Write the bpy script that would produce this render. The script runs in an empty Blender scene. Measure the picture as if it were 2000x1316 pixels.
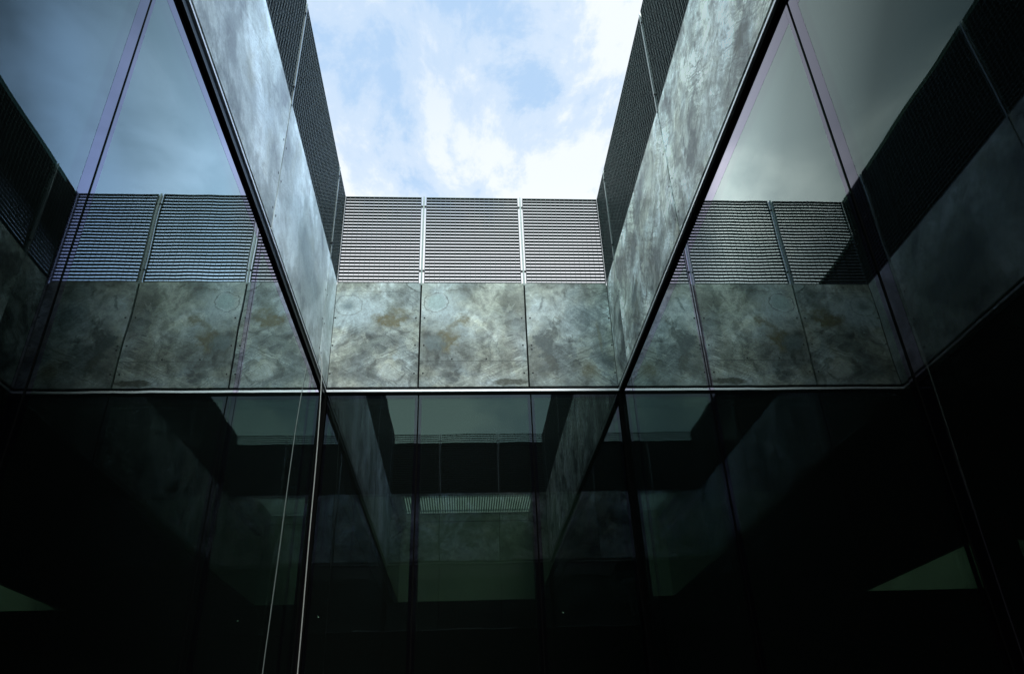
import bpy, bmesh, math, random
from mathutils import Vector, Matrix
R = math.radians
random.seed(7)
sc = bpy.context.scene
col = sc.collection

# ------------------------------------------------------------------ camera
cd = bpy.data.cameras.new("camera")
cam = bpy.data.objects.new("camera", cd); col.objects.link(cam); sc.camera = cam
cr = Vector((0.99779818, -0.05707875, -0.03377595))
cf = Vector((0.06632221, 0.86181113, 0.50287467))
cu = Vector((0.00040503, -0.50400753, 0.86369916))
m = Matrix((cr, cu, -cf)).transposed().to_4x4()
cam.matrix_world = m
cd.sensor_width = 36; cd.lens = 36 * 1471.1 / 2000
cd.clip_start = 0.02; cd.clip_end = 2000

# ------------------------------------------------------------------ sky + sun
SUN = Vector((0.20, -0.54, 0.82)).normalized()
w = bpy.data.worlds.new("World"); sc.world = w; w.use_nodes = True
nt = w.node_tree; nt.nodes.clear()
def N(nt, t, **kw):
    n = nt.nodes.new(t)
    for k, v in kw.items(): setattr(n, k, v)
    return n
out = N(nt, 'ShaderNodeOutputWorld'); bg = N(nt, 'ShaderNodeBackground')
sky = N(nt, 'ShaderNodeTexSky', sky_type='NISHITA', sun_disc=False)
sky.sun_elevation = math.asin(SUN.z); sky.sun_rotation = math.atan2(SUN.x, SUN.y)
SKY_STRENGTH = 0.1
bg.inputs['Strength'].default_value = SKY_STRENGTH
tc = N(nt, 'ShaderNodeTexCoord'); sep = N(nt, 'ShaderNodeSeparateXYZ')
nt.links.new(tc.outputs['Generated'], sep.inputs[0])
def mth(nt, op, a, b=None, c=None, clamp=False):
    n = N(nt, 'ShaderNodeMath', operation=op, use_clamp=clamp)
    for i, v in enumerate((a, b, c)):
        if v is None: continue
        if isinstance(v, (int, float)): n.inputs[i].default_value = v
        else: nt.links.new(v, n.inputs[i])
    return n.outputs[0]
def noise(nt, vec, scale, detail=6, rough=.55, dist=0., w4=None, out='Fac'):
    n = N(nt, 'ShaderNodeTexNoise'); n.inputs['Scale'].default_value = scale
    n.inputs['Detail'].default_value = detail; n.inputs['Roughness'].default_value = rough
    n.inputs['Distortion'].default_value = dist
    if w4 is not None:
        n.noise_dimensions = '4D'; n.inputs['W'].default_value = w4
    nt.links.new(vec, n.inputs['Vector']); return n.outputs[out]
def ramp(nt, fac, pts, interp='LINEAR'):
    n = N(nt, 'ShaderNodeValToRGB'); n.color_ramp.interpolation = interp
    e = n.color_ramp.elements
    while len(e) > 1: e.remove(e[-1])
    e[0].position = pts[0][0]; e[0].color = pts[0][1] if len(pts[0][1]) == 4 else (*pts[0][1], 1)
    for p, c in pts[1:]:
        q = e.new(p); q.color = c if len(c) == 4 else (*c, 1)
    nt.links.new(fac, n.inputs[0]); return n.outputs['Color']
def mix(nt, fac, a, b, blend='MIX'):
    n = N(nt, 'ShaderNodeMix', data_type='RGBA', blend_type=blend)
    for s, v in ((0, fac), (6, a), (7, b)):
        if isinstance(v, (int, float)): n.inputs[s].default_value = v
        elif isinstance(v, tuple): n.inputs[s].default_value = (*v, 1) if len(v) == 3 else v
        else: nt.links.new(v, n.inputs[s])
    return n.outputs[2]
zc = mth(nt, 'ADD', mth(nt, 'MAXIMUM', sep.outputs[2], 0.0), 0.12)
cmb = N(nt, 'ShaderNodeCombineXYZ')
nt.links.new(mth(nt, 'MULTIPLY', mth(nt, 'DIVIDE', sep.outputs[0], zc), 1.45), cmb.inputs[0])
nt.links.new(mth(nt, 'DIVIDE', sep.outputs[1], zc), cmb.inputs[1])
P = cmb.outputs[0]
n1 = noise(nt, P, 4.4, 10, .66, .25, 5.3)           # wisps
n2 = noise(nt, P, 1.3, 5, .55, .2, 8.4)           # large banks
n3 = noise(nt, P, 1.7, 7, .52, .4, 21.7)           # grey undersides
m1 = mth(nt, 'ADD', mth(nt, 'MULTIPLY', n1, .55), mth(nt, 'MULTIPLY', n2, .45))
def sstep(v, a, b):
    n = N(nt, 'ShaderNodeMapRange', interpolation_type='SMOOTHSTEP'); nt.links.new(v, n.inputs[0])
    n.inputs[1].default_value = a; n.inputs[2].default_value = b; return n.outputs[0]
cover = ramp(nt, m1, [(0.415, (0.0,) * 3), (0.475, (0.45,) * 3), (0.535, (1, 1, 1))], 'EASE')
# grey banks left of and behind the courtyard, brightened to feed the glass reflections
dark = ramp(nt, n3, [(0.42, (0, 0, 0)), (0.56, (1, 1, 1))], 'EASE')
left = sstep(mth(nt, 'MULTIPLY', sep.outputs[0], -1.0), .26, .34)
back = sstep(mth(nt, 'MULTIPLY', sep.outputs[1], -1.0), -.05, .5)
right = sstep(sep.outputs[0], .21, .30)
rfar = sstep(sep.outputs[0], .34, .46)
bank = mth(nt, 'MAXIMUM', left, back)
gl_side = mix(nt, sstep(sep.outputs[0], -.40, -.54), mix(nt, dark, (23, 24.2, 23.4), (14, 15.6, 15.8)), mix(nt, dark, (18, 21.5, 21.5), (8, 11, 12)))
gl_back = mix(nt, dark, (12.5, 18.0, 16.5), (8.0, 12.5, 12.8))
grey = mix(nt, back, gl_side, gl_back)
cw = mix(nt, bank, mix(nt, right, (9.3, 9.95, 10.6), mix(nt, dark, mix(nt, rfar, (11, 15, 20), (15, 22.5, 35)), mix(nt, rfar, (7.2, 10.4, 14), (7.5, 11.4, 17)))), grey)
gap = mth(nt, 'MULTIPLY', sstep(sep.outputs[2], .66, .78), mth(nt, 'SUBTRACT', 1.0, sstep(sep.outputs[0], -.06, .12)))
cover = mix(nt, mth(nt, 'MULTIPLY', gap, .34), cover, (0, 0, 0))
cover = mix(nt, mth(nt, 'MAXIMUM', bank, right), cover, (1, 1, 1))
blue = mix(nt, .85, mix(nt, 1.0, sky.outputs[0], (1.9, 1.9, 1.9), 'MULTIPLY'), (5.4, 7.6, 10.4))
grad = ramp(nt, sep.outputs[2], [(.58, (1.35,) * 3), (.66, (1.15,) * 3), (.78, (.72,) * 3)])
fin = mix(nt, cover, blue, mix(nt, mth(nt, 'MAXIMUM', right, left), cw, mix(nt, 1.0, cw, grad, 'MULTIPLY')))
low = mth(nt, 'SUBTRACT', 1.0, sstep(sep.outputs[2], .58, .68))
fin = mix(nt, mth(nt, 'MULTIPLY', low, mth(nt, 'SUBTRACT', 1.0, mth(nt, 'MAXIMUM', bank, right), clamp=True)), fin, (10.4, 10.8, 11.4))
# added overhead glow outside the frame, lifts the light on the side walls
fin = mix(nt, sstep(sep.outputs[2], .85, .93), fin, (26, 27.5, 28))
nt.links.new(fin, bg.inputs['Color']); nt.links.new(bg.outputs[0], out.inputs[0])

sd = bpy.data.lights.new("sun", 'SUN'); sd.energy = 2.0; sd.angle = R(24); sd.color = (1, .98, .94)
so = bpy.data.objects.new("sun", sd); col.objects.link(so)
so.rotation_euler = (-SUN).to_track_quat('-Z', 'Y').to_euler()
so.location = SUN * 40

sc.view_settings.view_transform = 'Standard'; sc.view_settings.look = 'None'
sc.view_settings.exposure = 0.0; sc.view_settings.gamma = 1.0
sc.cycles.use_denoising = True
sc.cycles.max_bounces = 14; sc.cycles.glossy_bounces = 8; sc.cycles.diffuse_bounces = 4
sc.cycles.transparent_max_bounces = 40; sc.cycles.transmission_bounces = 8
sc.cycles.sample_clamp_indirect = 6; sc.cycles.caustics_reflective = False

# ------------------------------------------------------------------ helpers
def box(bm, x0, x1, y0, y1, z0, z1):
    v = [bm.verts.new(p) for p in ((x0,y0,z0),(x1,y0,z0),(x1,y1,z0),(x0,y1,z0),(x0,y0,z1),(x1,y0,z1),(x1,y1,z1),(x0,y1,z1))]
    for f in ((3,2,1,0),(4,5,6,7),(0,1,5,4),(1,2,6,5),(2,3,7,6),(3,0,4,7)):
        bm.faces.new([v[i] for i in f])
def tube(bm, pts, r, n=8):
    rings = []
    for i, p in enumerate(pts):
        p = Vector(p)
        a = Vector(pts[max(i-1, 0)]); b = Vector(pts[min(i+1, len(pts)-1)])
        t = (b - a).normalized()
        u = t.cross(Vector((0.31, 0.95, 0.05))).normalized(); v = t.cross(u)
        rings.append([bm.verts.new(p + u*r*math.cos(k*2*math.pi/n) + v*r*math.sin(k*2*math.pi/n)) for k in range(n)])
    for a, b in zip(rings, rings[1:]):
        for k in range(n): bm.faces.new((a[k], a[(k+1) % n], b[(k+1) % n], b[k]))
    bm.faces.new(rings[0][::-1]); bm.faces.new(rings[-1])
def obj(name, bm, mat, parent=None, smooth=False):
    me = bpy.data.meshes.new(name)
    bmesh.ops.recalc_face_normals(bm, faces=bm.faces); bm.to_mesh(me); bm.free()
    o = bpy.data.objects.new(name, me); col.objects.link(o); me.materials.append(mat)
    if smooth:
        for p in me.polygons: p.use_smooth = True
    if parent: o.parent = parent
    return o
def tag(o, label=None, cat=None, group=None, kind=None):
    if label: o['label'] = label
    if cat: o['category'] = cat
    if group: o['group'] = group
    if kind: o['kind'] = kind
    return o
def thing(name, label, cat, loc=(0,0,0), rz=0, group=None):
    o = bpy.data.objects.new(name, None); col.objects.link(o); o.empty_display_size = .1
    o.location = loc; o.rotation_euler = (0, 0, rz)
    return tag(o, label, cat, group)
def bevel(o, wd=.002, seg=1):
    b = o.modifiers.new('bevel', 'BEVEL'); b.width = wd; b.segments = seg; b.limit_method = 'ANGLE'
    return o
def new_mat(name):
    m = bpy.data.materials.new(name); m.use_nodes = True
    nt = m.node_tree; nt.nodes.clear()
    o = N(nt, 'ShaderNodeOutputMaterial'); p = N(nt, 'ShaderNodeBsdfPrincipled')
    nt.links.new(p.outputs[0], o.inputs[0])
    return m, nt, p, o
def simple(name, c, rough=.5, metal=0., var=.25, scale=12., bump=0., spec=.5):
    m, nt, p, o = new_mat(name)
    t = N(nt, 'ShaderNodeTexCoord').outputs['Object']
    n = noise(nt, t, scale, 5, .6, .2)
    a = tuple(x * (1 - var) for x in c); b = tuple(min(1, x * (1 + var)) for x in c)
    nt.links.new(ramp(nt, n, [(0.3, a), (0.7, b)]), p.inputs['Base Color'])
    p.inputs['Roughness'].default_value = rough; p.inputs['Metallic'].default_value = metal
    p.inputs['Specular IOR Level'].default_value = spec
    if bump:
        bn = N(nt, 'ShaderNodeBump'); bn.inputs['Distance'].default_value = bump; bn.inputs['Strength'].default_value = 1
        nt.links.new(n, bn.inputs['Height']); nt.links.new(bn.outputs[0], p.inputs['Normal'])
    return m

M_steel = simple('galvanised_bars', (.075, .095, .095), .5, .4, .3, 9)
M_post = simple('galvanised_post', (.24, .27, .27), .38, .5, .2, 14)
M_black = simple('black_aluminium', (.006, .007, .007), .45, 0, .2, spec=.25)
M_silver = simple('brushed_aluminium_flashing', (.62, .64, .67), .4, .4, .05, 3)
M_screw = simple('dark_screw', (.03, .03, .032), .5, .6)
M_gasket = simple('black_gasket', (.004, .004, .004), .9, 0, .2, spec=.05)
M_core = simple('black_membrane', (.012, .013, .013), .8, 0, .3, spec=.2)
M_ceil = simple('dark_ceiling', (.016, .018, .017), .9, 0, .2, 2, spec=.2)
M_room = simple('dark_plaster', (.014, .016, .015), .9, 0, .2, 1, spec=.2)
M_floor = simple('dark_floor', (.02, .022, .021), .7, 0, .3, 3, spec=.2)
M_paving = simple('grey_paving', (.10, .105, .10), .8, 0, .3, 5)
M_shaft = simple('white_shaft_plaster', (.46, .51, .42), .8, 0, .12, 1.3)
M_clad = simple('dark_brown_cladding', (.020, .015, .012), .7, .1, .25, 4)
M_roof = simple('roof_membrane', (.06, .06, .06), .9, 0, .2, 3)
M_shadestrip = simple('shaded_aluminium_flashing', (.10, .11, .105), .6, .2, .2, 3)  # silver strip again, its shade put into a darker colour
M_cable = simple('white_cable_sheath', (.5, .52, .5), .45, 0, .05, 40)
M_pipe = simple('grey_pipe', (.05, .055, .055), .5, .2)
GCURVE = [(0, .056), (.43, .024), (.53, .050), (.61, .145), (.68, .30), (.78, .52), (.90, .80), (1, 1)]   # reflectance of double glazing against 1-cos
def greflect(nt, k=1.0):
    lw = N(nt, 'ShaderNodeLayerWeight'); lw.inputs['Blend'].default_value = .5
    return mth(nt, 'MULTIPLY', ramp(nt, lw.outputs['Facing'], [(p, (v,) * 3) for p, v in GCURVE]), k, clamp=True)
def seal_mat():
    m = bpy.data.materials.new('purple_edge_seal'); m.use_nodes = True
    nt = m.node_tree; nt.nodes.clear()
    o = N(nt, 'ShaderNodeOutputMaterial'); mx = N(nt, 'ShaderNodeMixShader')
    df = N(nt, 'ShaderNodeBsdfDiffuse'); df.inputs[0].default_value = (.003, .003, .004, 1)
    gl = N(nt, 'ShaderNodeBsdfGlossy'); gl.inputs['Roughness'].default_value = .02; gl.inputs['Color'].default_value = (.84, .80, 1, 1)
    fac = greflect(nt, 1.02)
    nt.links.new(fac, mx.inputs[0]); nt.links.new(df.outputs[0], mx.inputs[1]); nt.links.new(gl.outputs[0], mx.inputs[2]); nt.links.new(mx.outputs[0], o.inputs[0])
    return m
M_seal = seal_mat()

# tinted coated glass: transparent + mirror by Schlick, faintly wavy
def glass_mat():
    m = bpy.data.materials.new('tinted_reflective_glass'); m.use_nodes = True
    nt = m.node_tree; nt.nodes.clear()
    o = N(nt, 'ShaderNodeOutputMaterial'); mx = N(nt, 'ShaderNodeMixShader')
    tr = N(nt, 'ShaderNodeBsdfTransparent'); gl = N(nt, 'ShaderNodeBsdfGlossy')
    tr.inputs[0].default_value = (.235, .315, .265, 1)
    gl.inputs['Roughness'].default_value = 0.0
    gl.inputs['Color'].default_value = (.86, .98, 1, 1)
    fac = greflect(nt)
    t = N(nt, 'ShaderNodeTexCoord').outputs['Object']
    n = noise(nt, t, 1.7, 1, .4, 0)
    bn = N(nt, 'ShaderNodeBump'); bn.inputs['Distance'].default_value = .0010; bn.inputs['Strength'].default_value = 1
    nt.links.new(n, bn.inputs['Height']); nt.links.new(bn.outputs[0], gl.inputs['Normal'])
    # dust specks on the pane, plus an even faint veil added to lift blacks
    v = N(nt, 'ShaderNodeTexVoronoi', feature='F1'); v.inputs['Scale'].default_value = 17
    nt.links.new(t, v.inputs['Vector'])
    sp = mth(nt, 'LESS_THAN', v.outputs['Distance'], .035)
    gate = mth(nt, 'GREATER_THAN', noise(nt, t, 4.3, 2), .56)
    sp = mth(nt, 'MULTIPLY', sp, gate)
    df = N(nt, 'ShaderNodeBsdfDiffuse'); df.inputs[0].default_value = (.17, .23, .21, 1)
    mx2 = N(nt, 'ShaderNodeMixShader')
    nt.links.new(fac, mx.inputs[0]); nt.links.new(tr.outputs[0], mx.inputs[1]); nt.links.new(gl.outputs[0], mx.inputs[2])
    nt.links.new(mth(nt, 'MULTIPLY_ADD', sp, .5, .022), mx2.inputs[0]); nt.links.new(mx.outputs[0], mx2.inputs[1]); nt.links.new(df.outputs[0], mx2.inputs[2])
    nt.links.new(mx2.outputs[0], o.inputs[0])
    return m
M_glass = glass_mat()

# ------------------------------------------------------------------ stained concrete
def stain(nt, base, P, W, cx, cz, rx, rz, ang, color, strength, soft=.5, warp=.12, ring=None, streaks=False):
    """irregular blotch (or ring) in panel metres, edges broken by warped coordinates"""
    mp = N(nt, 'ShaderNodeVectorMath', operation='ADD')
    nt.links.new(P, mp.inputs[0])
    sc_ = N(nt, 'ShaderNodeVectorMath', operation='SCALE'); sc_.inputs['Scale'].default_value = warp
    nt.links.new(W, sc_.inputs[0]); nt.links.new(sc_.outputs[0], mp.inputs[1])
    mg = N(nt, 'ShaderNodeMapping', vector_type='TEXTURE')
    mg.inputs['Location'].default_value = (cx, 0, cz); mg.inputs['Rotation'].default_value = (0, -ang, 0)
    mg.inputs['Scale'].default_value = (rx, 50, rz)
    nt.links.new(mp.outputs[0], mg.inputs[0])
    ln = N(nt, 'ShaderNodeVectorMath', operation='LENGTH'); nt.links.new(mg.outputs[0], ln.inputs[0])
    L = ln.outputs['Value']
    if ring:
        d = mth(nt, 'ABSOLUTE', mth(nt, 'SUBTRACT', L, 1.0))
        f = mth(nt, 'SUBTRACT', 1.0, mth(nt, 'DIVIDE', d, ring), clamp=True)
    else:
        f = mth(nt, 'DIVIDE', mth(nt, 'SUBTRACT', 1.0, L), soft, clamp=True)
    if streaks:
        mg2 = N(nt, 'ShaderNodeMapping', vector_type='TEXTURE')
        mg2.inputs['Rotation'].default_value = (0, -ang, 0); mg2.inputs['Scale'].default_value = (1.6, 1, .06)
        nt.links.new(P, mg2.inputs[0])
        f = mth(nt, 'MULTIPLY', f, mth(nt, 'MULTIPLY_ADD', noise(nt, mg2.outputs[0], 4, 4, .6), 5, -2.1, clamp=True))
    if not ring:   # broken, speckled edges
        sp = mth(nt, 'MULTIPLY_ADD', noise(nt, P, 24, 5, .75), 2.0, -.05, clamp=True)
        f = mth(nt, 'MULTIPLY', f, sp)
    return mix(nt, mth(nt, 'MULTIPLY', f, strength), base, color)

def concrete(name, seed, stains=(), tone=1.0, streaky=.5, lines=(), warmth=0., fs=1., con=1., flat=0., hv=.5):
    m, nt, p, o = new_mat(name)
    P = N(nt, 'ShaderNodeTexCoord').outputs['Object']
    def warped(k, scale, amt):
        W = noise(nt, P, scale, 4, .6, 0, seed + k, 'Color')
        s = N(nt, 'ShaderNodeVectorMath', operation='SUBTRACT'); nt.links.new(W, s.inputs[0]); s.inputs[1].default_value = (.5, .5, .5)
        a = N(nt, 'ShaderNodeVectorMath', operation='SCALE'); a.inputs['Scale'].default_value = amt; nt.links.new(s.outputs[0], a.inputs[0])
        b = N(nt, 'ShaderNodeVectorMath', operation='ADD'); nt.links.new(P, b.inputs[0]); nt.links.new(a.outputs[0], b.inputs[1])
        return b.outputs[0], s.outputs[0]
    WP, W = warped(1.3, 3.2, .38)
    WF, Wf = warped(5.7, 9., .11)
    big = noise(nt, WP, 1.9*fs, 6, .5, .4, seed)
    med = noise(nt, WF, 2.6*fs, 9, .62, 2.6, seed + 2)
    fine = noise(nt, P, 70, 4, .7, .1, seed + 3)
    t = tone
    c0 = (.135*t, .153*t, .158*t); c1 = (.375*t, .41*t, .40*t); c2 = (.67*t, .72*t, .73*t)
    base = ramp(nt, big, [(0.38, c0), (0.49, c1), (0.60, c2)], 'EASE')
    if flat: base = mix(nt, flat, base, c1)
    mm = mix(nt, con, (1, 1, 1), ramp(nt, med, [(0.36, (.42,) * 3), (0.47, (.92,) * 3), (0.60, (1.4,) * 3)]))
    base = mix(nt, 1.0, base, mm, 'MULTIPLY')
    hue = noise(nt, WF, 1.7, 5, .6, .8, seed + 60)
    base = mix(nt, hv, base, mix(nt, 1.0, base, ramp(nt, hue, [(0.40, (1.16, 1.03, .76)), (0.50, (1.0, 1.0, .98)), (0.60, (.90, 1.02, 1.16))]), 'MULTIPLY'))
    # tide lines: thin dark edges where a warped field crosses a level
    tide = noise(nt, WP, 1.5, 5, .5, .3, seed + 9)
    for lv, wd, st in ((.47, .006, .28), (.545, .005, .22)):
        d = mth(nt, 'ABSOLUTE', mth(nt, 'SUBTRACT', tide, lv))
        f = mth(nt, 'SUBTRACT', 1.0, mth(nt, 'DIVIDE', d, wd), clamp=True)
        base = mix(nt, mth(nt, 'MULTIPLY', f, st), base, (.10*t, .12*t, .11*t))
    # hard-edged lighter patches of lime
    lime = noise(nt, WF, 2.4, 6, .6, .5, seed + 13)
    base = mix(nt, ramp(nt, lime, [(0.565, (0, 0, 0)), (0.58, (.5*con,) * 3), (0.70, (.62*con,) * 3)]), base, (.56*t, .60*t, .55*t))
    # ochre rust bloom
    och = noise(nt, WF, 2.1, 6, .65, .3, seed + 17)
    base = mix(nt, ramp(nt, och, [(0.56, (0, 0, 0)), (0.72, (.45 + warmth,) * 3)]), base, (.24*t, .215*t, .12*t))
    # trowel scratches along two diagonals
    for ang, k in ((R(38), 0), (R(-24), 1)):
        mg = N(nt, 'ShaderNodeMapping', vector_type='TEXTURE')
        mg.inputs['Rotation'].default_value = (0, ang, 0); mg.inputs['Scale'].default_value = (1.9, 1, .035)
        nt.links.new(WF, mg.inputs[0])
        s = noise(nt, mg.outputs[0], 2.6, 4, .6, 0, seed + 20 + k)
        gate = ramp(nt, noise(nt, P, 1.7, 3, .5, .3, seed + 30 + k), [(0.46, (0, 0, 0)), (0.62, (1, 1, 1))])
        mul = ramp(nt, s, [(0.36, (.38,) * 3), (0.47, (.95,) * 3), (0.66, (1.6,) * 3)])
        base = mix(nt, mix(nt, streaky, (0, 0, 0), gate), base, mix(nt, 1.0, base, mul, 'MULTIPLY'))
    wisp = noise(nt, WF, 5.5, 8, .62, 1.2, seed + 70)
    wg = ramp(nt, noise(nt, P, 1.6, 3, .5, .4, seed + 75), [(0.44, (.12,) * 3), (0.60, (.85,) * 3)])
    base = mix(nt, mix(nt, con, (0, 0, 0), wg), base, mix(nt, 1.0, base, ramp(nt, wisp, [(0.38, (.50,) * 3), (0.475, (.93,) * 3), (0.52, (1.05,) * 3), (0.62, (1.30,) * 3)]), 'MULTIPLY'))
    for s in stains: base = stain(nt, base, P, Wf, *s[:7], **s[7])
    for (z, x0, x1, st) in lines:     # saw lines across the panel
        sp_ = N(nt, 'ShaderNodeSeparateXYZ'); nt.links.new(P, sp_.inputs[0])
        wob = mth(nt, 'MULTIPLY', mth(nt, 'SUBTRACT', med, .5), .006)
        d = mth(nt, 'ABSOLUTE', mth(nt, 'SUBTRACT', mth(nt, 'ADD', sp_.outputs[2], wob), z))
        f = mth(nt, 'SUBTRACT', 1.0, mth(nt, 'DIVIDE', d, .006), clamp=True)
        f = mth(nt, 'MULTIPLY', f, mth(nt, 'GREATER_THAN', sp_.outputs[0], x0)); f = mth(nt, 'MULTIPLY', f, mth(nt, 'LESS_THAN', sp_.outputs[0], x1))
        base = mix(nt, mth(nt, 'MULTIPLY', f, st), base, (.07*t, .085*t, .08*t))
    grit = noise(nt, WF, 26, 6, .72, .5, seed + 50)
    base = mix(nt, con, base, mix(nt, 1.0, base, ramp(nt, grit, [(0.36, (.80,) * 3), (0.5, (1.,) * 3), (0.66, (1.18,) * 3)]), 'MULTIPLY'))
    # pores
    v = N(nt, 'ShaderNodeTexVoronoi', feature='F1'); v.inputs['Scale'].default_value = 30
    nt.links.new(WF, v.inputs['Vector'])
    pore = mth(nt, 'MULTIPLY', mth(nt, 'LESS_THAN', v.outputs['Distance'], .13), mth(nt, 'GREATER_THAN', noise(nt, P, 3.1, 3, .5, 0, seed + 40), .55))
    base = mix(nt, mth(nt, 'MULTIPLY', pore, .5), base, (.06*t, .07*t, .065*t))
    base = mix(nt, 1.0, base, ramp(nt, fine, [(0.3, (.80,) * 3), (0.7, (1.18,) * 3)]), 'MULTIPLY')
    nt.links.new(base, p.inputs['Base Color'])
    p.inputs['Roughness'].default_value = .55
    p.inputs['Coat Weight'].default_value = .16; p.inputs['Coat Roughness'].default_value = .10; p.inputs['Coat IOR'].default_value = 1.35
    bn = N(nt, 'ShaderNodeBump'); bn.inputs['Distance'].default_value = .0012; bn.inputs['Strength'].default_value = .6
    nt.links.new(mth(nt, 'ADD', mth(nt, 'MULTIPLY', med, .8), mth(nt, 'MULTIPLY', fine, .25)), bn.inputs['Height'])
    nt.links.new(bn.outputs[0], p.inputs['Normal'])
    return m

# ------------------------------------------------------------------ dimensions (metres, camera at the origin)
XL, XR, YF, YN = -1.440, 1.707, 7.304, -0.180
Z1, Z2, Z3 = 3.643, 4.990, 6.282
GROUND = -1.6
JL = [0.25, 2.43, 4.61, 6.79]
# wall frames: origin, rotation, glass setback; local +x runs along the wall, local -y faces the courtyard
WALLS = {
 'far':   dict(o=(0, YF), a=0,       s0=XL,  s1=XR,  j=[-.4714, .7286], gl=.030),
 'left':  dict(o=(XL, 0), a=R(90),   s0=YN,  s1=YF,  j=JL, gl=.029),
 'right': dict(o=(XR, 0), a=R(-90),  s0=-YF, s1=-YN, j=[-y for y in JL[::-1]], gl=.029),
 'near':  dict(o=(0, YN), a=R(180),  s0=-XR, s1=-XL, j=[-.7286, .4714], gl=.030),
}
def place(o, W, s, z):
    a = W['a']
    o.location = (W['o'][0] + s*math.cos(a), W['o'][1] + s*math.sin(a), z); o.rotation_euler = (0, 0, a)

# ------------------------------------------------------------------ setting: floors, ceiling slab
GX = [-20, -12.5, -8.80, -1.75, 2.05, 9.52, 12.84, 20]
GY = [-12, -0.46, 7.60, 10.46, 18.1, 22]
bm = bmesh.new()
for i in range(7):
    for j in range(5):
        if (i == 3 and j == 1) or (i == 3 and j == 3) or (i in (1, 5) and j == 3): continue
        box(bm, GX[i], GX[i+1], GY[j], GY[j+1], 3.52, 4.45)
box(bm, GX[5], GX[6], GY[3], 13.5, 3.52, 4.45)
bmesh.ops.remove_doubles(bm, verts=bm.verts, dist=.001)
seen = {}
for f in list(bm.faces):
    k = tuple(round(c, 3) for c in f.calc_center_median()); seen.setdefault(k, []).append(f)
bmesh.ops.delete(bm, geom=[f for v in seen.values() if len(v) > 1 for f in v], context='FACES_ONLY')
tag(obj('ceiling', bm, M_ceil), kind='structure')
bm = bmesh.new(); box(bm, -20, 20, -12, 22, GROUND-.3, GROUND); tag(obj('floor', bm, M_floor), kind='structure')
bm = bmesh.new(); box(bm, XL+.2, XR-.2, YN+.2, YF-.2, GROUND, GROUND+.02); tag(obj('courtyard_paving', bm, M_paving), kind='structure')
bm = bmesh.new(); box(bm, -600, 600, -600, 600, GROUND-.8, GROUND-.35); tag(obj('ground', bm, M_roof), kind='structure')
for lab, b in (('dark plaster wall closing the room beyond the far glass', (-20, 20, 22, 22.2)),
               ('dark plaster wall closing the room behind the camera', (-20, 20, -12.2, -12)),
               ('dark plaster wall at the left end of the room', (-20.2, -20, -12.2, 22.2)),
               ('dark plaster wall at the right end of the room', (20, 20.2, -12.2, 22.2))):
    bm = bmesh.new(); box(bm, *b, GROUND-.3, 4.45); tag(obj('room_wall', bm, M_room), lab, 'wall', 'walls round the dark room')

# ------------------------------------------------------------------ roof-top volumes behind the gratings
def clad(lab, x0, x1, y0, y1, z0, z1):
    t = thing('plant_enclosure', lab, 'roof enclosure', ((x0+x1)/2, (y0+y1)/2, z0))
    hx, hy, h = (x1-x0)/2, (y1-y0)/2, z1-z0
    bm = bmesh.new(); box(bm, -hx, hx, -hy, hy, 0, h-.06)
    n = int(2*hx/.4)
    for k in range(n+1):
        x = -hx + 2*hx*k/n
        for s in (-1, 1): box(bm, x-.012, x+.012, s*hy-.015, s*hy+.015, .01, h-.07)
    n = int(2*hy/.4)
    for k in range(n+1):
        y = -hy + 2*hy*k/n
        for s in (-1, 1): box(bm, s*hx-.015, s*hx+.015, y-.011, y+.011, .02, h-.08)
    obj('cladding', bm, M_clad, t)
    bm = bmesh.new(); box(bm, -hx-.04, hx+.04, -hy-.04, hy+.04, h-.06, h); obj('coping', bm, M_core, t)
clad('dark brown clad roof enclosure behind the near grating, over the camera', -7, 7, -4.2, -.44, 4.45, 6.17)
clad('long dark clad roof enclosure left of the courtyard, running past the far wall', -7, -2.55, -.30, 17, 4.45, 6.99)

# ------------------------------------------------------------------ screws
def screw_mesh():
    bm = bmesh.new()
    bmesh.ops.create_cone(bm, cap_ends=True, segments=12, radius1=.0115, radius2=.009, depth=.004, matrix=Matrix.Rotation(R(90), 4, 'X'))
    me = bpy.data.meshes.new('screw'); bm.to_mesh(me); bm.free(); me.materials.append(M_screw); return me
SCREW = screw_mesh()
def add_screws(parent, pts):
    for (x, z) in pts:
        o = bpy.data.objects.new('screw', SCREW); col.objects.link(o); o.parent = parent; o.location = (x, -.0005, z)

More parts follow.
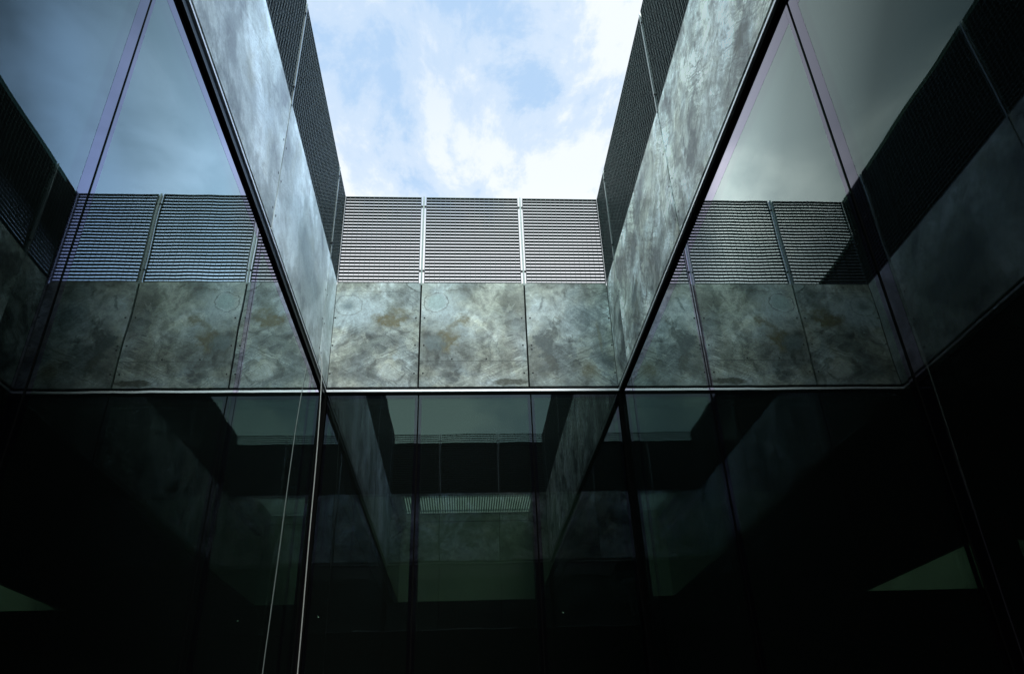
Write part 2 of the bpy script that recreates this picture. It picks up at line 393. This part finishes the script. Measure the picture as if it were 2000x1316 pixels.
# ------------------------------------------------------------------ concrete panels
OCH = (.165, .14, .07); DK = (.085, .105, .11); BL = (.13, .18, .20); WH = (.62, .72, .78); GR = (.10, .115, .10)
LB, RB, FB = {}, {}, {}
def pan(W, s): return s
def F(x, z, s0, s1):   # world x,z on the far wall -> panel-local
    return x - (s0+s1)/2, z - Z1
specs = {}
c = (-1.44-.4714)/2
specs['far', 0] = dict(label='concrete panel on the far wall with a round ring stain and brown rust bloom', seed=11, lines=[(1.225, -.36, .45, .55)], stains=[
   (-1.22-c+.02, 1.00, .38, .30, 0, WH, .75, dict(soft=.6, warp=.2)), (-1.02-c, .90, .24, .30, R(-20), WH, .50, dict(soft=.9, warp=.3)),
   (-1.285-c, 1.035, .105, .095, 0, BL, .75, dict(soft=.7, warp=.08)), (-1.285-c, 1.035, .150, .138, 0, DK, .5, dict(ring=.08, warp=.10)),
   (-.80-c, .85, .27, .14, R(14), OCH, .95, dict(soft=.6, warp=.55)), (-.95-c, .62, .55, .012, R(28), DK, .6, dict(soft=.8, warp=.30)),
   (-.58-c, 1.28, .16, .016, R(-38), (.06, .07, .065), .8, dict(soft=.5, warp=.1)), (-.75-c, 1.0, .22, .16, R(-35), (.24, .25, .19), .8, dict(soft=.8, warp=.4, streaks=True)), (-1.0-c, .52, .25, .06, R(25), (.26, .30, .28), .7, dict(soft=.5, warp=.4)), (-.88-c, .46, .10, .07, R(-20), DK, .7, dict(soft=.5, warp=.4)), (-.74-c, .34, .08, .07, 0, WH, .7, dict(soft=.6, warp=.4)), (-1.0-c, .12, .46, .20, R(-30), DK, .65, dict(soft=.9, warp=.4, streaks=True)),
   (-.62-c, .18, .35, .12, R(-40), DK, .55, dict(soft=.9, warp=.4, streaks=True))])
c = (-.4714+.7286)/2
specs['far', 1] = dict(label='wide middle concrete panel on the far wall with two saw lines and a rusty patch', seed=23, lines=[(.315, -.7, .7, .9), (1.245, -.5, .7, .45)], stains=[
   (-.22-c, .98, .36, .36, 0, WH, .75, dict(soft=.8, warp=.3)), (-.295-c, 1.08, .125, .12, 0, (.42, .54, .55), .8, dict(soft=.3, warp=.06)), (-.295-c, 1.08, .135, .125, 0, (.06, .07, .065), .75, dict(ring=.055, warp=.12)),
   (-.14-c, .60, .13, .25, R(-16), OCH, .95, dict(soft=.55, warp=.5)), (-.02-c, .84, .08, .18, R(-42), OCH, .8, dict(soft=.6, warp=.4)),
   (.10-c, 1.27, .34, .010, R(4), (.12, .115, .08), .6, dict(soft=.6, warp=.18)), (.02-c, .68, .20, .14, 0, WH, .45, dict(soft=.5, warp=.35)),
   (.35-c, .52, .10, .05, R(-20), DK, .8, dict(ring=.10, warp=.5)), (.30-c, .50, .32, .12, R(-4), (.20, .24, .23), .8, dict(soft=.9, warp=.3, streaks=True)), (.40-c, .95, .20, .28, R(-30), (.24, .25, .19), .7, dict(soft=.9, warp=.4, streaks=True)), (-.30-c, .55, .15, .12, 0, BL, .6, dict(soft=.5, warp=.3)),
   (.56-c, .55, .07, .27, R(20), (.075, .09, .095), .95, dict(soft=.6, warp=.12, streaks=True)), (.47-c, .33, .16, .12, R(20), DK, .55, dict(soft=.9, warp=.3, streaks=True)),
   (.53-c, .055, .22, .045, R(2), (.085, .09, .07), .95, dict(soft=.25, warp=.10)), (-.2-c, .10, .26, .08, R(-12), DK, .6, dict(soft=.8, warp=.3, streaks=True)),
   (.30-c, .42, .012, .20, R(3), DK, .5, dict(soft=.8, warp=.1))])
c = (.7286+1.707)/2
specs['far', 2] = dict(label='right-hand concrete panel on the far wall with blue-grey clouding and a dark branching stain', seed=37, lines=[(1.275, -.0, .5, .4)], stains=[
   (.95-c, .95, .22, .35, R(-15), WH, .5, dict(soft=.9, warp=.5)), (1.22-c, .85, .10, .40, R(-12), WH, .45, dict(soft=.8, warp=.5)), (1.15-c, .30, .30, .16, R(-35), DK, .7, dict(soft=.9, warp=.3, streaks=True)), (1.40-c, .92, .32, .38, 0, BL, .85, dict(soft=.9, warp=.3)), (1.60-c, .55, .12, .50, 0, BL, .6, dict(soft=.9, warp=.2)),
   (.93-c, .52, .13, .17, R(20), (.11, .135, .145), .9, dict(soft=.25, warp=.45)), (1.02-c, .66, .05, .20, R(-15), (.12, .14, .145), .8, dict(soft=.3, warp=.35)),
   (.98-c, .30, .07, .16, R(8), (.13, .135, .12), .7, dict(soft=.3, warp=.35)), (1.40-c, .20, .11, .14, R(15), OCH, .8, dict(soft=.9, warp=.3)),
   (.92-c, 1.06, .02, .14, R(-8), DK, .6, dict(soft=.5, warp=.12)), (1.0-c, .80, .16, .03, R(-45), DK, .5, dict(soft=.7, warp=.2)),
   (1.56-c, .62, .025, .27, R(4), (.22, .22, .17), .7, dict(soft=.5, warp=.08)), (1.08-c, .83, .04, .05, 0, (.12, .12, .08), .6, dict(ring=.2, warp=.1)),
   (1.22-c, .55, .02, .14, R(-12), DK, .6, dict(soft=.6, warp=.2))])
labs_left = ['pale green-grey concrete panel on the left wall in the near corner above the camera', 'pale concrete panel on the left wall with long dark streaks, above the glass nearest the camera',
             'smooth pale concrete panel in the middle of the left wall, between two screwed joints', 'narrow concrete strip panel on the left wall next to the far corner']
labs_right = ['narrow dark concrete strip panel on the right wall next to the far corner', 'concrete panel in the middle of the right wall with warm ochre blotches at its top',
              'heavily mottled grey concrete panel on the right wall, above the glass nearest the camera', 'mottled concrete panel on the right wall in the near corner above the camera']
labs_near = ['left concrete panel of the near wall, seen mirrored in the far glass', 'middle concrete panel of the near wall, seen mirrored in the far glass', 'right concrete panel of the near wall, seen mirrored in the far glass']
for i in range(5):
    specs['left', i] = dict(label=(['narrow pale concrete strip on the left wall in the near corner beside the camera'] + labs_left)[i] if i != 1 else labs_left[1].replace('above the glass nearest', 'overhead beside'),
                            seed=50 + 7*i, tone=1.32, streaky=.25, fs=.7, con=.4, hv=.05, flat=.2, stains=[])  # tone raised to stand in for missing sky light on this wall
specs['left', 1]['label'] = 'pale concrete panel on the left wall beside and behind the camera'
specs['left', 2]['label'] = 'pale concrete panel on the left wall with long dark smears along its lower edge'
specs['left', 3]['label'] = 'smooth pale concrete panel on the left wall between two joints of paired screws'
specs['left', 4]['label'] = 'narrow pale concrete strip panel on the left wall against the far corner'
specs['left', 2]['stains'] = [(-.2, .10, 1.3, .10, 0, DK, .75, dict(soft=.9, warp=.5)), (.5, .62, .5, .16, R(30), WH, .4, dict(soft=.8, warp=.4)), (.85, .35, .08, .30, R(6), DK, .4, dict(soft=.8, warp=.2))]
specs['left', 3]['stains'] = [(-.4, .7, .9, .5, 0, (.34, .42, .42), .55, dict(soft=.9, warp=.4)), (.3, .5, .9, .5, 0, (.36, .45, .46), .5, dict(soft=.9, warp=.4))]
specs['left', 4]['stains'] = [(0, .6, .4, .7, 0, (.30, .37, .37), .5, dict(soft=.9, warp=.3))]
rl = ['narrow dark concrete strip panel on the right wall against the far corner', 'grey concrete panel on the right wall with warm pale blotches near its top',
      'heavily mottled grey concrete panel on the right wall with dark blots by its lower edge', 'mottled concrete panel on the right wall beside and behind the camera',
      'narrow concrete strip on the right wall in the near corner beside the camera']
for i in range(5):
    specs['right', i] = dict(label=rl[i], seed=90 + 7*i, tone=[.9, 1.4, 1.55, 1.4, 1.2][i], streaky=.85, con=1., hv=.25, warmth=[0, .15, 0, 0, 0][i], stains=[])  # raised tones make up for sky light that does not reach this wall
specs['right', 1]['stains'] = [(.75, .95, .5, .35, 0, (.50, .50, .38), .5, dict(soft=.9, warp=.5)), (0, .25, 1., .25, 0, DK, .4, dict(soft=.9, warp=.5)), (-.6, .6, .5, .5, 0, BL, .45, dict(soft=.9, warp=.4))]
specs['right', 2]['stains'] = [(-.55, .35, .22, .16, R(30), (.09, .11, .12), .85, dict(soft=.35, warp=.6)), (-.3, .62, .3, .06, R(35), DK, .6, dict(soft=.4, warp=.5)), (.55, .22, .10, .07, 0, (.07, .08, .075), .8, dict(soft=.4, warp=.3)), (.1, .5, .8, .3, R(10), DK, .4, dict(soft=.8, warp=.7)), (-.9, .25, .1, .2, 0, DK, .7, dict(soft=.4, warp=.5))]
for i in range(3):
    specs['far', i].update(con=.95, fs=.85, streaky=.6, tone=.93, flat=.38, warmth=.05, hv=.38)
for i in range(3):
    specs['near', i] = dict(label=labs_near[2-i], seed=140 + 7*i, tone=.8, stains=[])
for wn, W in WALLS.items():
    edges = [W['s0']] + W['j'] + [W['s1']]
    for i in range(len(edges)-1):
        a, b = edges[i], edges[i+1]
        ga = .004 if i == 0 else .009; gb = .004 if i == len(edges)-2 else .009
        sp = specs[wn, i]; mid = (a+b)/2; h = Z2-Z1
        M = concrete('stained_concrete', sp['seed'] * 1.37, sp['stains'], sp.get('tone', 1.), sp.get('streaky', .5), sp.get('lines', ()), sp.get('warmth', 0.), sp.get('fs', 1.), sp.get('con', 1.), sp.get('flat', 0.), sp.get('hv', .5))
        bm = bmesh.new(); box(bm, a-mid+ga, b-mid-gb, 0, .028, 0, h)
        o = bevel(obj('concrete_panel', bm, M), .0015); place(o, W, mid, Z1)
        tag(o, sp['label'], 'wall panel', 'concrete panels on the %s wall' % wn)
        zs = (.868, .512, .163)
        pts = []
        if wn in ('far', 'near'):
            ea = .019 if i == 0 else .048; eb = .019 if i == len(edges)-2 else .048
            pts = [(a-mid+ea, z) for z in zs] + [(b-mid-eb, z) for z in zs]
            if (wn, i) == ('far', 1): pts += [(-.24, .338), (.14, .338)]
            if (wn, i) == ('far', 2): pts += [(a-mid+.05, .46)]
        else:
            if i > 0: pts += [(a-mid+.05, z) for z in zs]
            if i < len(edges)-2: pts += [(b-mid-.05, z) for z in zs]
        add_screws(o, pts)

LEDS = [('tiny lit detector on the dark ceiling, just right of the white cable', -3.46, 19.36), ('tiny lit detector on the dark ceiling, below the right mullion of the far glass', 2.52, 19.6)]
# ------------------------------------------------------------------ parapet cores, window heads
side_word = dict(far='far', left='left', right='right', near='near')
for wn, W in WALLS.items():
    t = thing('parapet_wall', 'black parapet wall behind the concrete panels of the %s side' % wn, 'wall', group='parapet walls round the courtyard')
    place(t, W, 0, 0)
    e = .30 if wn in ('far', 'near') else .030
    bm = bmesh.new(); box(bm, W['s0']-e, W['s1']+e, .031, .290, 3.60, Z2-.03)
    obj('core', bm, M_core, t)
    bm = bmesh.new(); box(bm, W['s0']-e, W['s1']+e, .031, .300, Z2-.03, Z2-.008); obj('coping', bm, M_core, t)
    t = thing('window_head', ('black window head with a silver drip strip darkened as if shaded over the near glass' if wn == 'near' else 'black window head with thin silver drip strip over the %s glass' % wn), 'window trim', group='window heads round the courtyard')
    place(t, W, 0, 0)
    # silver drip strip: sloped face, bottom edge proud
    bm = bmesh.new()
    x0, x1 = W['s0']+.002, W['s1']-.002
    prof = [(-.012, 3.582), (.004, 3.614), (.014, 3.614), (.003, 3.582)] if wn in ('far', 'near') else [(-.007, 3.582), (-.005, 3.606), (.010, 3.606), (.003, 3.582)]
    va = [bm.verts.new((x0, y, z)) for y, z in prof]; vb = [bm.verts.new((x1, y, z)) for y, z in prof]
    for k in range(4): bm.faces.new((va[k], va[(k+1) % 4], vb[(k+1) % 4], vb[k]))
    bm.faces.new(va[::-1]); bm.faces.new(vb)
    obj('drip_strip', bm, M_shadestrip if wn == 'near' else M_silver, t)
    bm = bmesh.new()
    box(bm, x0+.001, x1-.001, .018, .030, 3.614, 3.640)           # recessed shadow gap
    box(bm, x0+.001, x1-.001, .004, .110, 3.568, 3.5815)      # soffit of the head
    box(bm, x0+.001, x1-.001, W['gl']+.026, .16, 3.50, 3.5675)         # rebate behind the glass edge
    if wn == 'left': box(bm, x0+.001, x1-.001, .006, W['gl']-.003, 3.525, 3.5675)   # glazing bead
    obj('head_frame', bm, M_black, t)

# ------------------------------------------------------------------ glass panes and mullions
GT, GBOT = 3.566, GROUND + .05
MJ = {'far': [-.4640, .7420], 'left': [.20, 2.372, 4.53, 6.655], 'right': [-6.81, -4.66, -2.489, -.32], 'near': [-.7420, .4640]}
pane_lab = {
 'far': ['dark glass pane in the far wall, against the left corner', 'wide dark middle glass pane in the far wall', 'dark glass pane in the far wall, against the right corner'],
 'left': ['narrow glass pane in the left wall in the near corner', 'tall glass pane in the left wall beside the camera, reflecting sky', 'tall glass pane in the left wall mirroring blue sky and the far gratings',
          'tall dark glass pane in the left wall mirroring stained concrete', 'narrow dark glass pane in the left wall behind the hanging white cable'],
 'right': ['narrow dark glass pane in the right wall against the far corner', 'tall dark glass pane in the right wall mirroring stained concrete', 'tall glass pane in the right wall mirroring grey cloud and the far gratings',
           'tall glass pane in the right wall beside the camera, mirroring the opposite grating', 'narrow glass pane in the right wall in the near corner'],
 'near': ['glass pane of the near wall in the right-hand corner, behind the camera', 'wide middle glass pane of the near wall, behind the camera', 'glass pane of the near wall in the left-hand corner, behind the camera']}
mull_lab = {
 'far': ['dark upright mullion of the far glass, left one', 'dark upright mullion of the far glass, right one'],
 'left': ['dark mullion of the left glass in the near corner', 'dark slanting mullion of the left glass between the two sky reflections', 'dark mullion of the left glass beside the reflected stained concrete', 'dark mullion of the left glass nearest the white cable'],
 'right': ['dark mullion of the right glass nearest the far corner', 'dark mullion of the right glass beside the reflected stained concrete', 'dark slanting mullion of the right glass between the two grey sky reflections', 'dark mullion of the right glass in the near corner'],
 'near': ['dark upright mullion of the near glass, right one', 'dark upright mullion of the near glass, left one']}
for wn, W in WALLS.items():
    g = W['gl']; ed = [W['s0'] + (g if wn in ('left', 'right') else 0)*0 + .012] + MJ[wn] + [W['s1'] - .012]
    for i in range(len(ed)-1):
        a, b = ed[i] + .007, ed[i+1] - .007; mid = (a+b)/2; h = GT-GBOT
        bm = bmesh.new(); box(bm, a-mid, b-mid, g, g+.024, 0, h)
        o = obj('glass_pane', bm, M_glass); place(o, W, mid, GBOT); o.rotation_euler[2] += random.uniform(-.0014, .0014)
        tag(o, pane_lab[wn][i], 'glass pane', 'glass panes of the %s wall' % wn)
        bm = bmesh.new(); sa = sb = .028; st = .165 if wn in ('left', 'right') else .045
        if wn == 'left': sb = .072
        if wn == 'right': sa = .072
        if b-a < .6: sa = sb = .02
        for (p0, p1, q0, q1) in ((a-mid+.001, a-mid+sa, 0.001, h-.001), (b-mid-sb, b-mid-.001, .001, h-.001), (a-mid+sa+.001, b-mid-sb-.001, h-st, h-.001), (a-mid+sa+.001, b-mid-sb-.001, .001, st)):
            box(bm, p0, p1, g-.0006, g-.0002, q0, q1)
        obj('edge_seal', bm, M_seal, o)
    for i, s in enumerate(MJ[wn]):
        t = thing('mullion', mull_lab[wn][i], 'mullion', group='mullions of the %s glass' % wn); place(t, W, s, GBOT)
        bm = bmesh.new(); mw = .042 if wn in ('far', 'near') else .030
        box(bm, -mw, mw, g+.026, g+.150, 0, 3.49-GBOT); obj('post', bm, M_black, t)
        bm = bmesh.new(); box(bm, -.0065, .0065, g+.002, g+.0255, 0, 3.49-GBOT); obj('joint_seal', bm, M_gasket, t)
# corner joints
for x, y, lab in ((XL, YF, 'far left'), (XR, YF, 'far right'), (XL, YN, 'near left'), (XR, YN, 'near right')):
    sx = -1 if x < 0 else 1; sy = 1 if y > 1 else -1
    bm = bmesh.new(); box(bm, min(x-sx*.008, x+sx*.12), max(x-sx*.008, x+sx*.12), min(y-sy*.008, y+sy*.12), max(y-sy*.008, y+sy*.12), GBOT, 3.560)
    o = bevel(obj('corner_post', bm, M_gasket), .003); tag(o, 'black corner post of the glass in the %s corner' % lab, 'corner post', 'black corner posts')

# ------------------------------------------------------------------ gratings and their posts
PITCH, DEP, TH = .0461, .036, .005
def grating(W, a, b, label, wn):
    mid = (a+b)/2; hw = (b-a)/2; h = Z3 - (Z2+.006)
    t = thing('metal_grating', label, 'metal grating', group='grating panels on the %s wall' % wn); place(t, W, mid, Z2+.006)
    bm = bmesh.new(); n = 27
    for k in range(1, n):
        z = h*k/n; box(bm, -hw+TH, hw-TH, 0, DEP, z-TH/2, z+TH/2)
    obj('bearing_bars', bm, M_steel, t)
    bm = bmesh.new(); nr = max(2, round(2*hw/.06)); 
    for k in range(1, nr):
        x = -hw + 2*hw*k/nr; box(bm, x-.0016, x+.0016, -.0005, .003, TH, h-TH)
    obj('cross_rods', bm, M_steel, t)
    bm = bmesh.new()
    box(bm, -hw, hw, -.001, DEP+.001, 0, TH*1.4); box(bm, -hw, hw, -.001, DEP+.001, h-TH*1.4, h)
    box(bm, -hw, -hw+TH, -.001, DEP+.001, TH*1.4, h-TH*1.4); box(bm, hw-TH, hw, -.001, DEP+.001, TH*1.4, h-TH*1.4)
    obj('edge_frame', bm, M_steel, t)
gl_ = {
 'far': ['steel grating on the far wall, left of three, against bright sky', 'wide middle steel grating on the far wall against bright sky', 'steel grating on the far wall, right of three, against bright sky'],
 'left': ['narrow steel grating on the left wall in the near corner', 'dark steel grating on the left wall beside the camera', 'dark steel grating on the left wall reaching the top of the view',
          'long dark steel grating on the left wall between the two posts in view', 'narrow dark steel grating on the left wall against the far corner'],
 'right': ['narrow dark steel grating on the right wall against the far corner', 'long dark steel grating on the right wall between the two posts in view',
           'dark steel grating on the right wall reaching the top of the view', 'dark steel grating on the right wall beside the camera', 'narrow steel grating on the right wall in the near corner'],
 'near': ['steel grating on the near wall, right one in the far glass reflection', 'wide steel grating in the middle of the near wall, seen mirrored in the far glass', 'steel grating on the near wall, left one in the far glass reflection']}
pl_ = {
 'far': ['pale grating post on the far wall, left of two, with dark clips', 'pale grating post on the far wall, right of two, with dark clips'],
 'left': ['grating post on the left wall in the near corner', 'grating post on the left wall above the camera', 'grating post on the left wall where the first dark grating ends', 'grating post on the left wall nearest the far corner'],
 'right': ['grating post on the right wall nearest the far corner', 'grating post on the right wall where the upper dark grating ends', 'grating post on the right wall above the camera', 'grating post on the right wall in the near corner'],
 'near': ['grating post on the near wall, right one in the far glass reflection', 'grating post on the near wall, left one in the far glass reflection']}
for wn, W in WALLS.items():
    ed = [W['s0']] + W['j'] + [W['s1']]
    for i in range(len(ed)-1):
        a = ed[i] + (.003 if i == 0 else .030); b = ed[i+1] - (.003 if i == len(ed)-2 else .030)
        grating(W, a, b, gl_[wn][i], wn)
    for i, s in enumerate(W['j']):
        t = thing('grating_post', pl_[wn][i], 'post', group='posts between the gratings'); place(t, W, s, Z2-.03)
        bm = bmesh.new(); box(bm, -.0095, .0095, -.0065, .0005, 0, Z3-Z2+.034); box(bm, -.003, .003, .0005, .045, .03, Z3-Z2+.034)
        obj('tee_bar', bm, M_post, t)
        for z in (.20, 1.17):
            for sgn in (-1, 1):
                bm = bmesh.new()
                bmesh.ops.create_cone(bm, cap_ends=True, segments=10, radius1=.011, radius2=.011, depth=.016, matrix=Matrix.Translation((sgn*.0205, -.004, z)) @ Matrix.Rotation(R(90), 4, 'X'))
                box(bm, min(sgn*.0098, sgn*.036), max(sgn*.0098, sgn*.036), .0055, .012, z-.008, z+.008)
                obj('clip', bm, M_screw, t)

# ------------------------------------------------------------------ white light shafts beyond the glass
def shaft(label, x0, x1, pipe=False, y0=10.56):
    y1, z0, z1 = 18.0, 3.515, 5.56
    t = thing('light_shaft', label, 'light shaft', ((x0+x1)/2, (y0+y1)/2, z0), group='white light shafts in the ceiling')
    hx, hy, h = (x1-x0)/2, (y1-y0)/2, z1-z0
    bm = bmesh.new(); k = 1.83
    box(bm, -hx-.1, -hx, -hy-.1, hy+.1, 0, k); box(bm, hx, hx+.1, -hy-.1, hy+.1, 0, k)
    box(bm, -hx, hx, hy, hy+.1, 0, k); box(bm, -hx, hx, -hy-.1, -hy, 0, k)
    obj('wall', bm, M_shaft, t)
    bm = bmesh.new(); e = .02; k2 = h
    box(bm, -hx-.1, -hx+.13, -hy-.1, hy+.1, k+.012, k2); box(bm, hx-.13, hx+.1, -hy-.1, hy+.1, k+.012, k2)
    box(bm, -hx+.13, hx-.13, hy-.01, hy+.1, k+.012, k2); box(bm, -hx+.13, hx-.13, -hy-.1, -hy+.01, k+.012, k2)
    obj('kerb', bm, M_shaft, t)
    bm = bmesh.new()
    for s in (-1, 1):
        x = s*(hx-.05); box(bm, x-.05, x+.05, -hy+.3, hy-.6, 1.40, 1.52)
    obj('rail', bm, M_pipe, t)
    bm = bmesh.new(); n = int((2*hx-.26)/.058)
    for q in range(n+1):
        x = -hx+.13 + (2*hx-.26)*q/n; box(bm, x-.013, x+.013, -hy+.01, hy-.01, h+.002, h+.032)
    for q in range(8):
        y = -hy+.05 + (2*hy-.1)*q/7; box(bm, -hx+.10, hx-.10, y-.015, y+.015, h+.034, h+.060)
    obj('roof_grille', bm, M_post, t)
    if pipe:
        bm = bmesh.new(); x = hx-.07
        pts = [(x, 2.2-hy, 1.5), (x, 2.15-hy, .55)] + [(x, 2.15-.18*math.sin(a)-hy-.02*q, .55-.32*(1-math.cos(a))) for q, a in enumerate([R(v) for v in (15, 35, 55, 75, 90)])] + [(x, 1.45-hy, .20)]
        tube(bm, pts, .028, 10); obj('pipe', bm, M_pipe, t, True)
shaft('white-walled light shaft straight beyond the far glass, with a drain pipe', -1.46, 1.76, True)
shaft('white-walled light shaft far off to the right, seen as a pale wedge', 9.62, 12.74, y0=13.6)
shaft('white-walled light shaft far off to the left, seen as a pale wedge', -12.4, -8.90)

# ------------------------------------------------------------------ tiny lit detectors under the dark ceiling
M_led = bpy.data.materials.new('detector_led'); M_led.use_nodes = True
nt = M_led.node_tree; nt.nodes.clear(); o_ = N(nt, 'ShaderNodeOutputMaterial'); e_ = N(nt, 'ShaderNodeEmission')
e_.inputs[0].default_value = (.9, 1, .9, 1); e_.inputs[1].default_value = 6; nt.links.new(e_.outputs[0], o_.inputs[0])
for lab, x, y in LEDS:
    t = thing('smoke_detector', lab, 'detector', (x, y, 3.515), group='ceiling detectors')
    bm = bmesh.new(); bmesh.ops.create_cone(bm, cap_ends=True, segments=20, radius1=.045, radius2=.055, depth=.04, matrix=Matrix.Translation((0, 0, -.02)))
    obj('housing', bm, M_core, t)
    bm = bmesh.new(); bmesh.ops.create_cone(bm, cap_ends=True, segments=10, radius1=.012, radius2=.012, depth=.006, matrix=Matrix.Translation((0, -.02, -.0435)))
    obj('indicator_lamp', bm, M_led, t)

# ------------------------------------------------------------------ hanging cable
pts = [(-1.436, 6.76, 3.735), (-1.425, 6.75, 3.718), (-1.412, 6.74, 3.690), (-1.400, 6.735, 3.64), (-1.393, 6.73, 3.57), (-1.386, 6.725, 3.47), (-1.376, 6.72, 3.30),
       (-1.366, 6.72, 3.05), (-1.357, 6.72, 2.75), (-1.351, 6.72, 2.4), (-1.347, 6.72, 2.0), (-1.341, 6.72, 1.6), (-1.334, 6.72, 1.2), (-1.329, 6.72, .8), (-1.325, 6.72, .3), (-1.32, 6.72, -.3), (-1.325, 6.72, -1.0), (-1.33, 6.70, -1.585)]
cu_ = []
def cat(p0, p1, p2, p3, t): return tuple(.5*((2*b)+(-a+c)*t+(2*a-5*b+4*c-d)*t*t+(-a+3*b-3*c+d)*t**3) for a, b, c, d in zip(p0, p1, p2, p3))
for i in range(len(pts)-1):
    p0 = pts[max(i-1, 0)]; p3 = pts[min(i+2, len(pts)-1)]
    cu_ += [cat(p0, pts[i], pts[i+1], p3, k/4) for k in range(4)]
cu_.append(pts[-1])
bm = bmesh.new(); tube(bm, cu_, .0047, 8)
tag(obj('cable', bm, M_cable, None, True), 'thin white cable hanging down in front of the left glass near the far corner', 'cable')
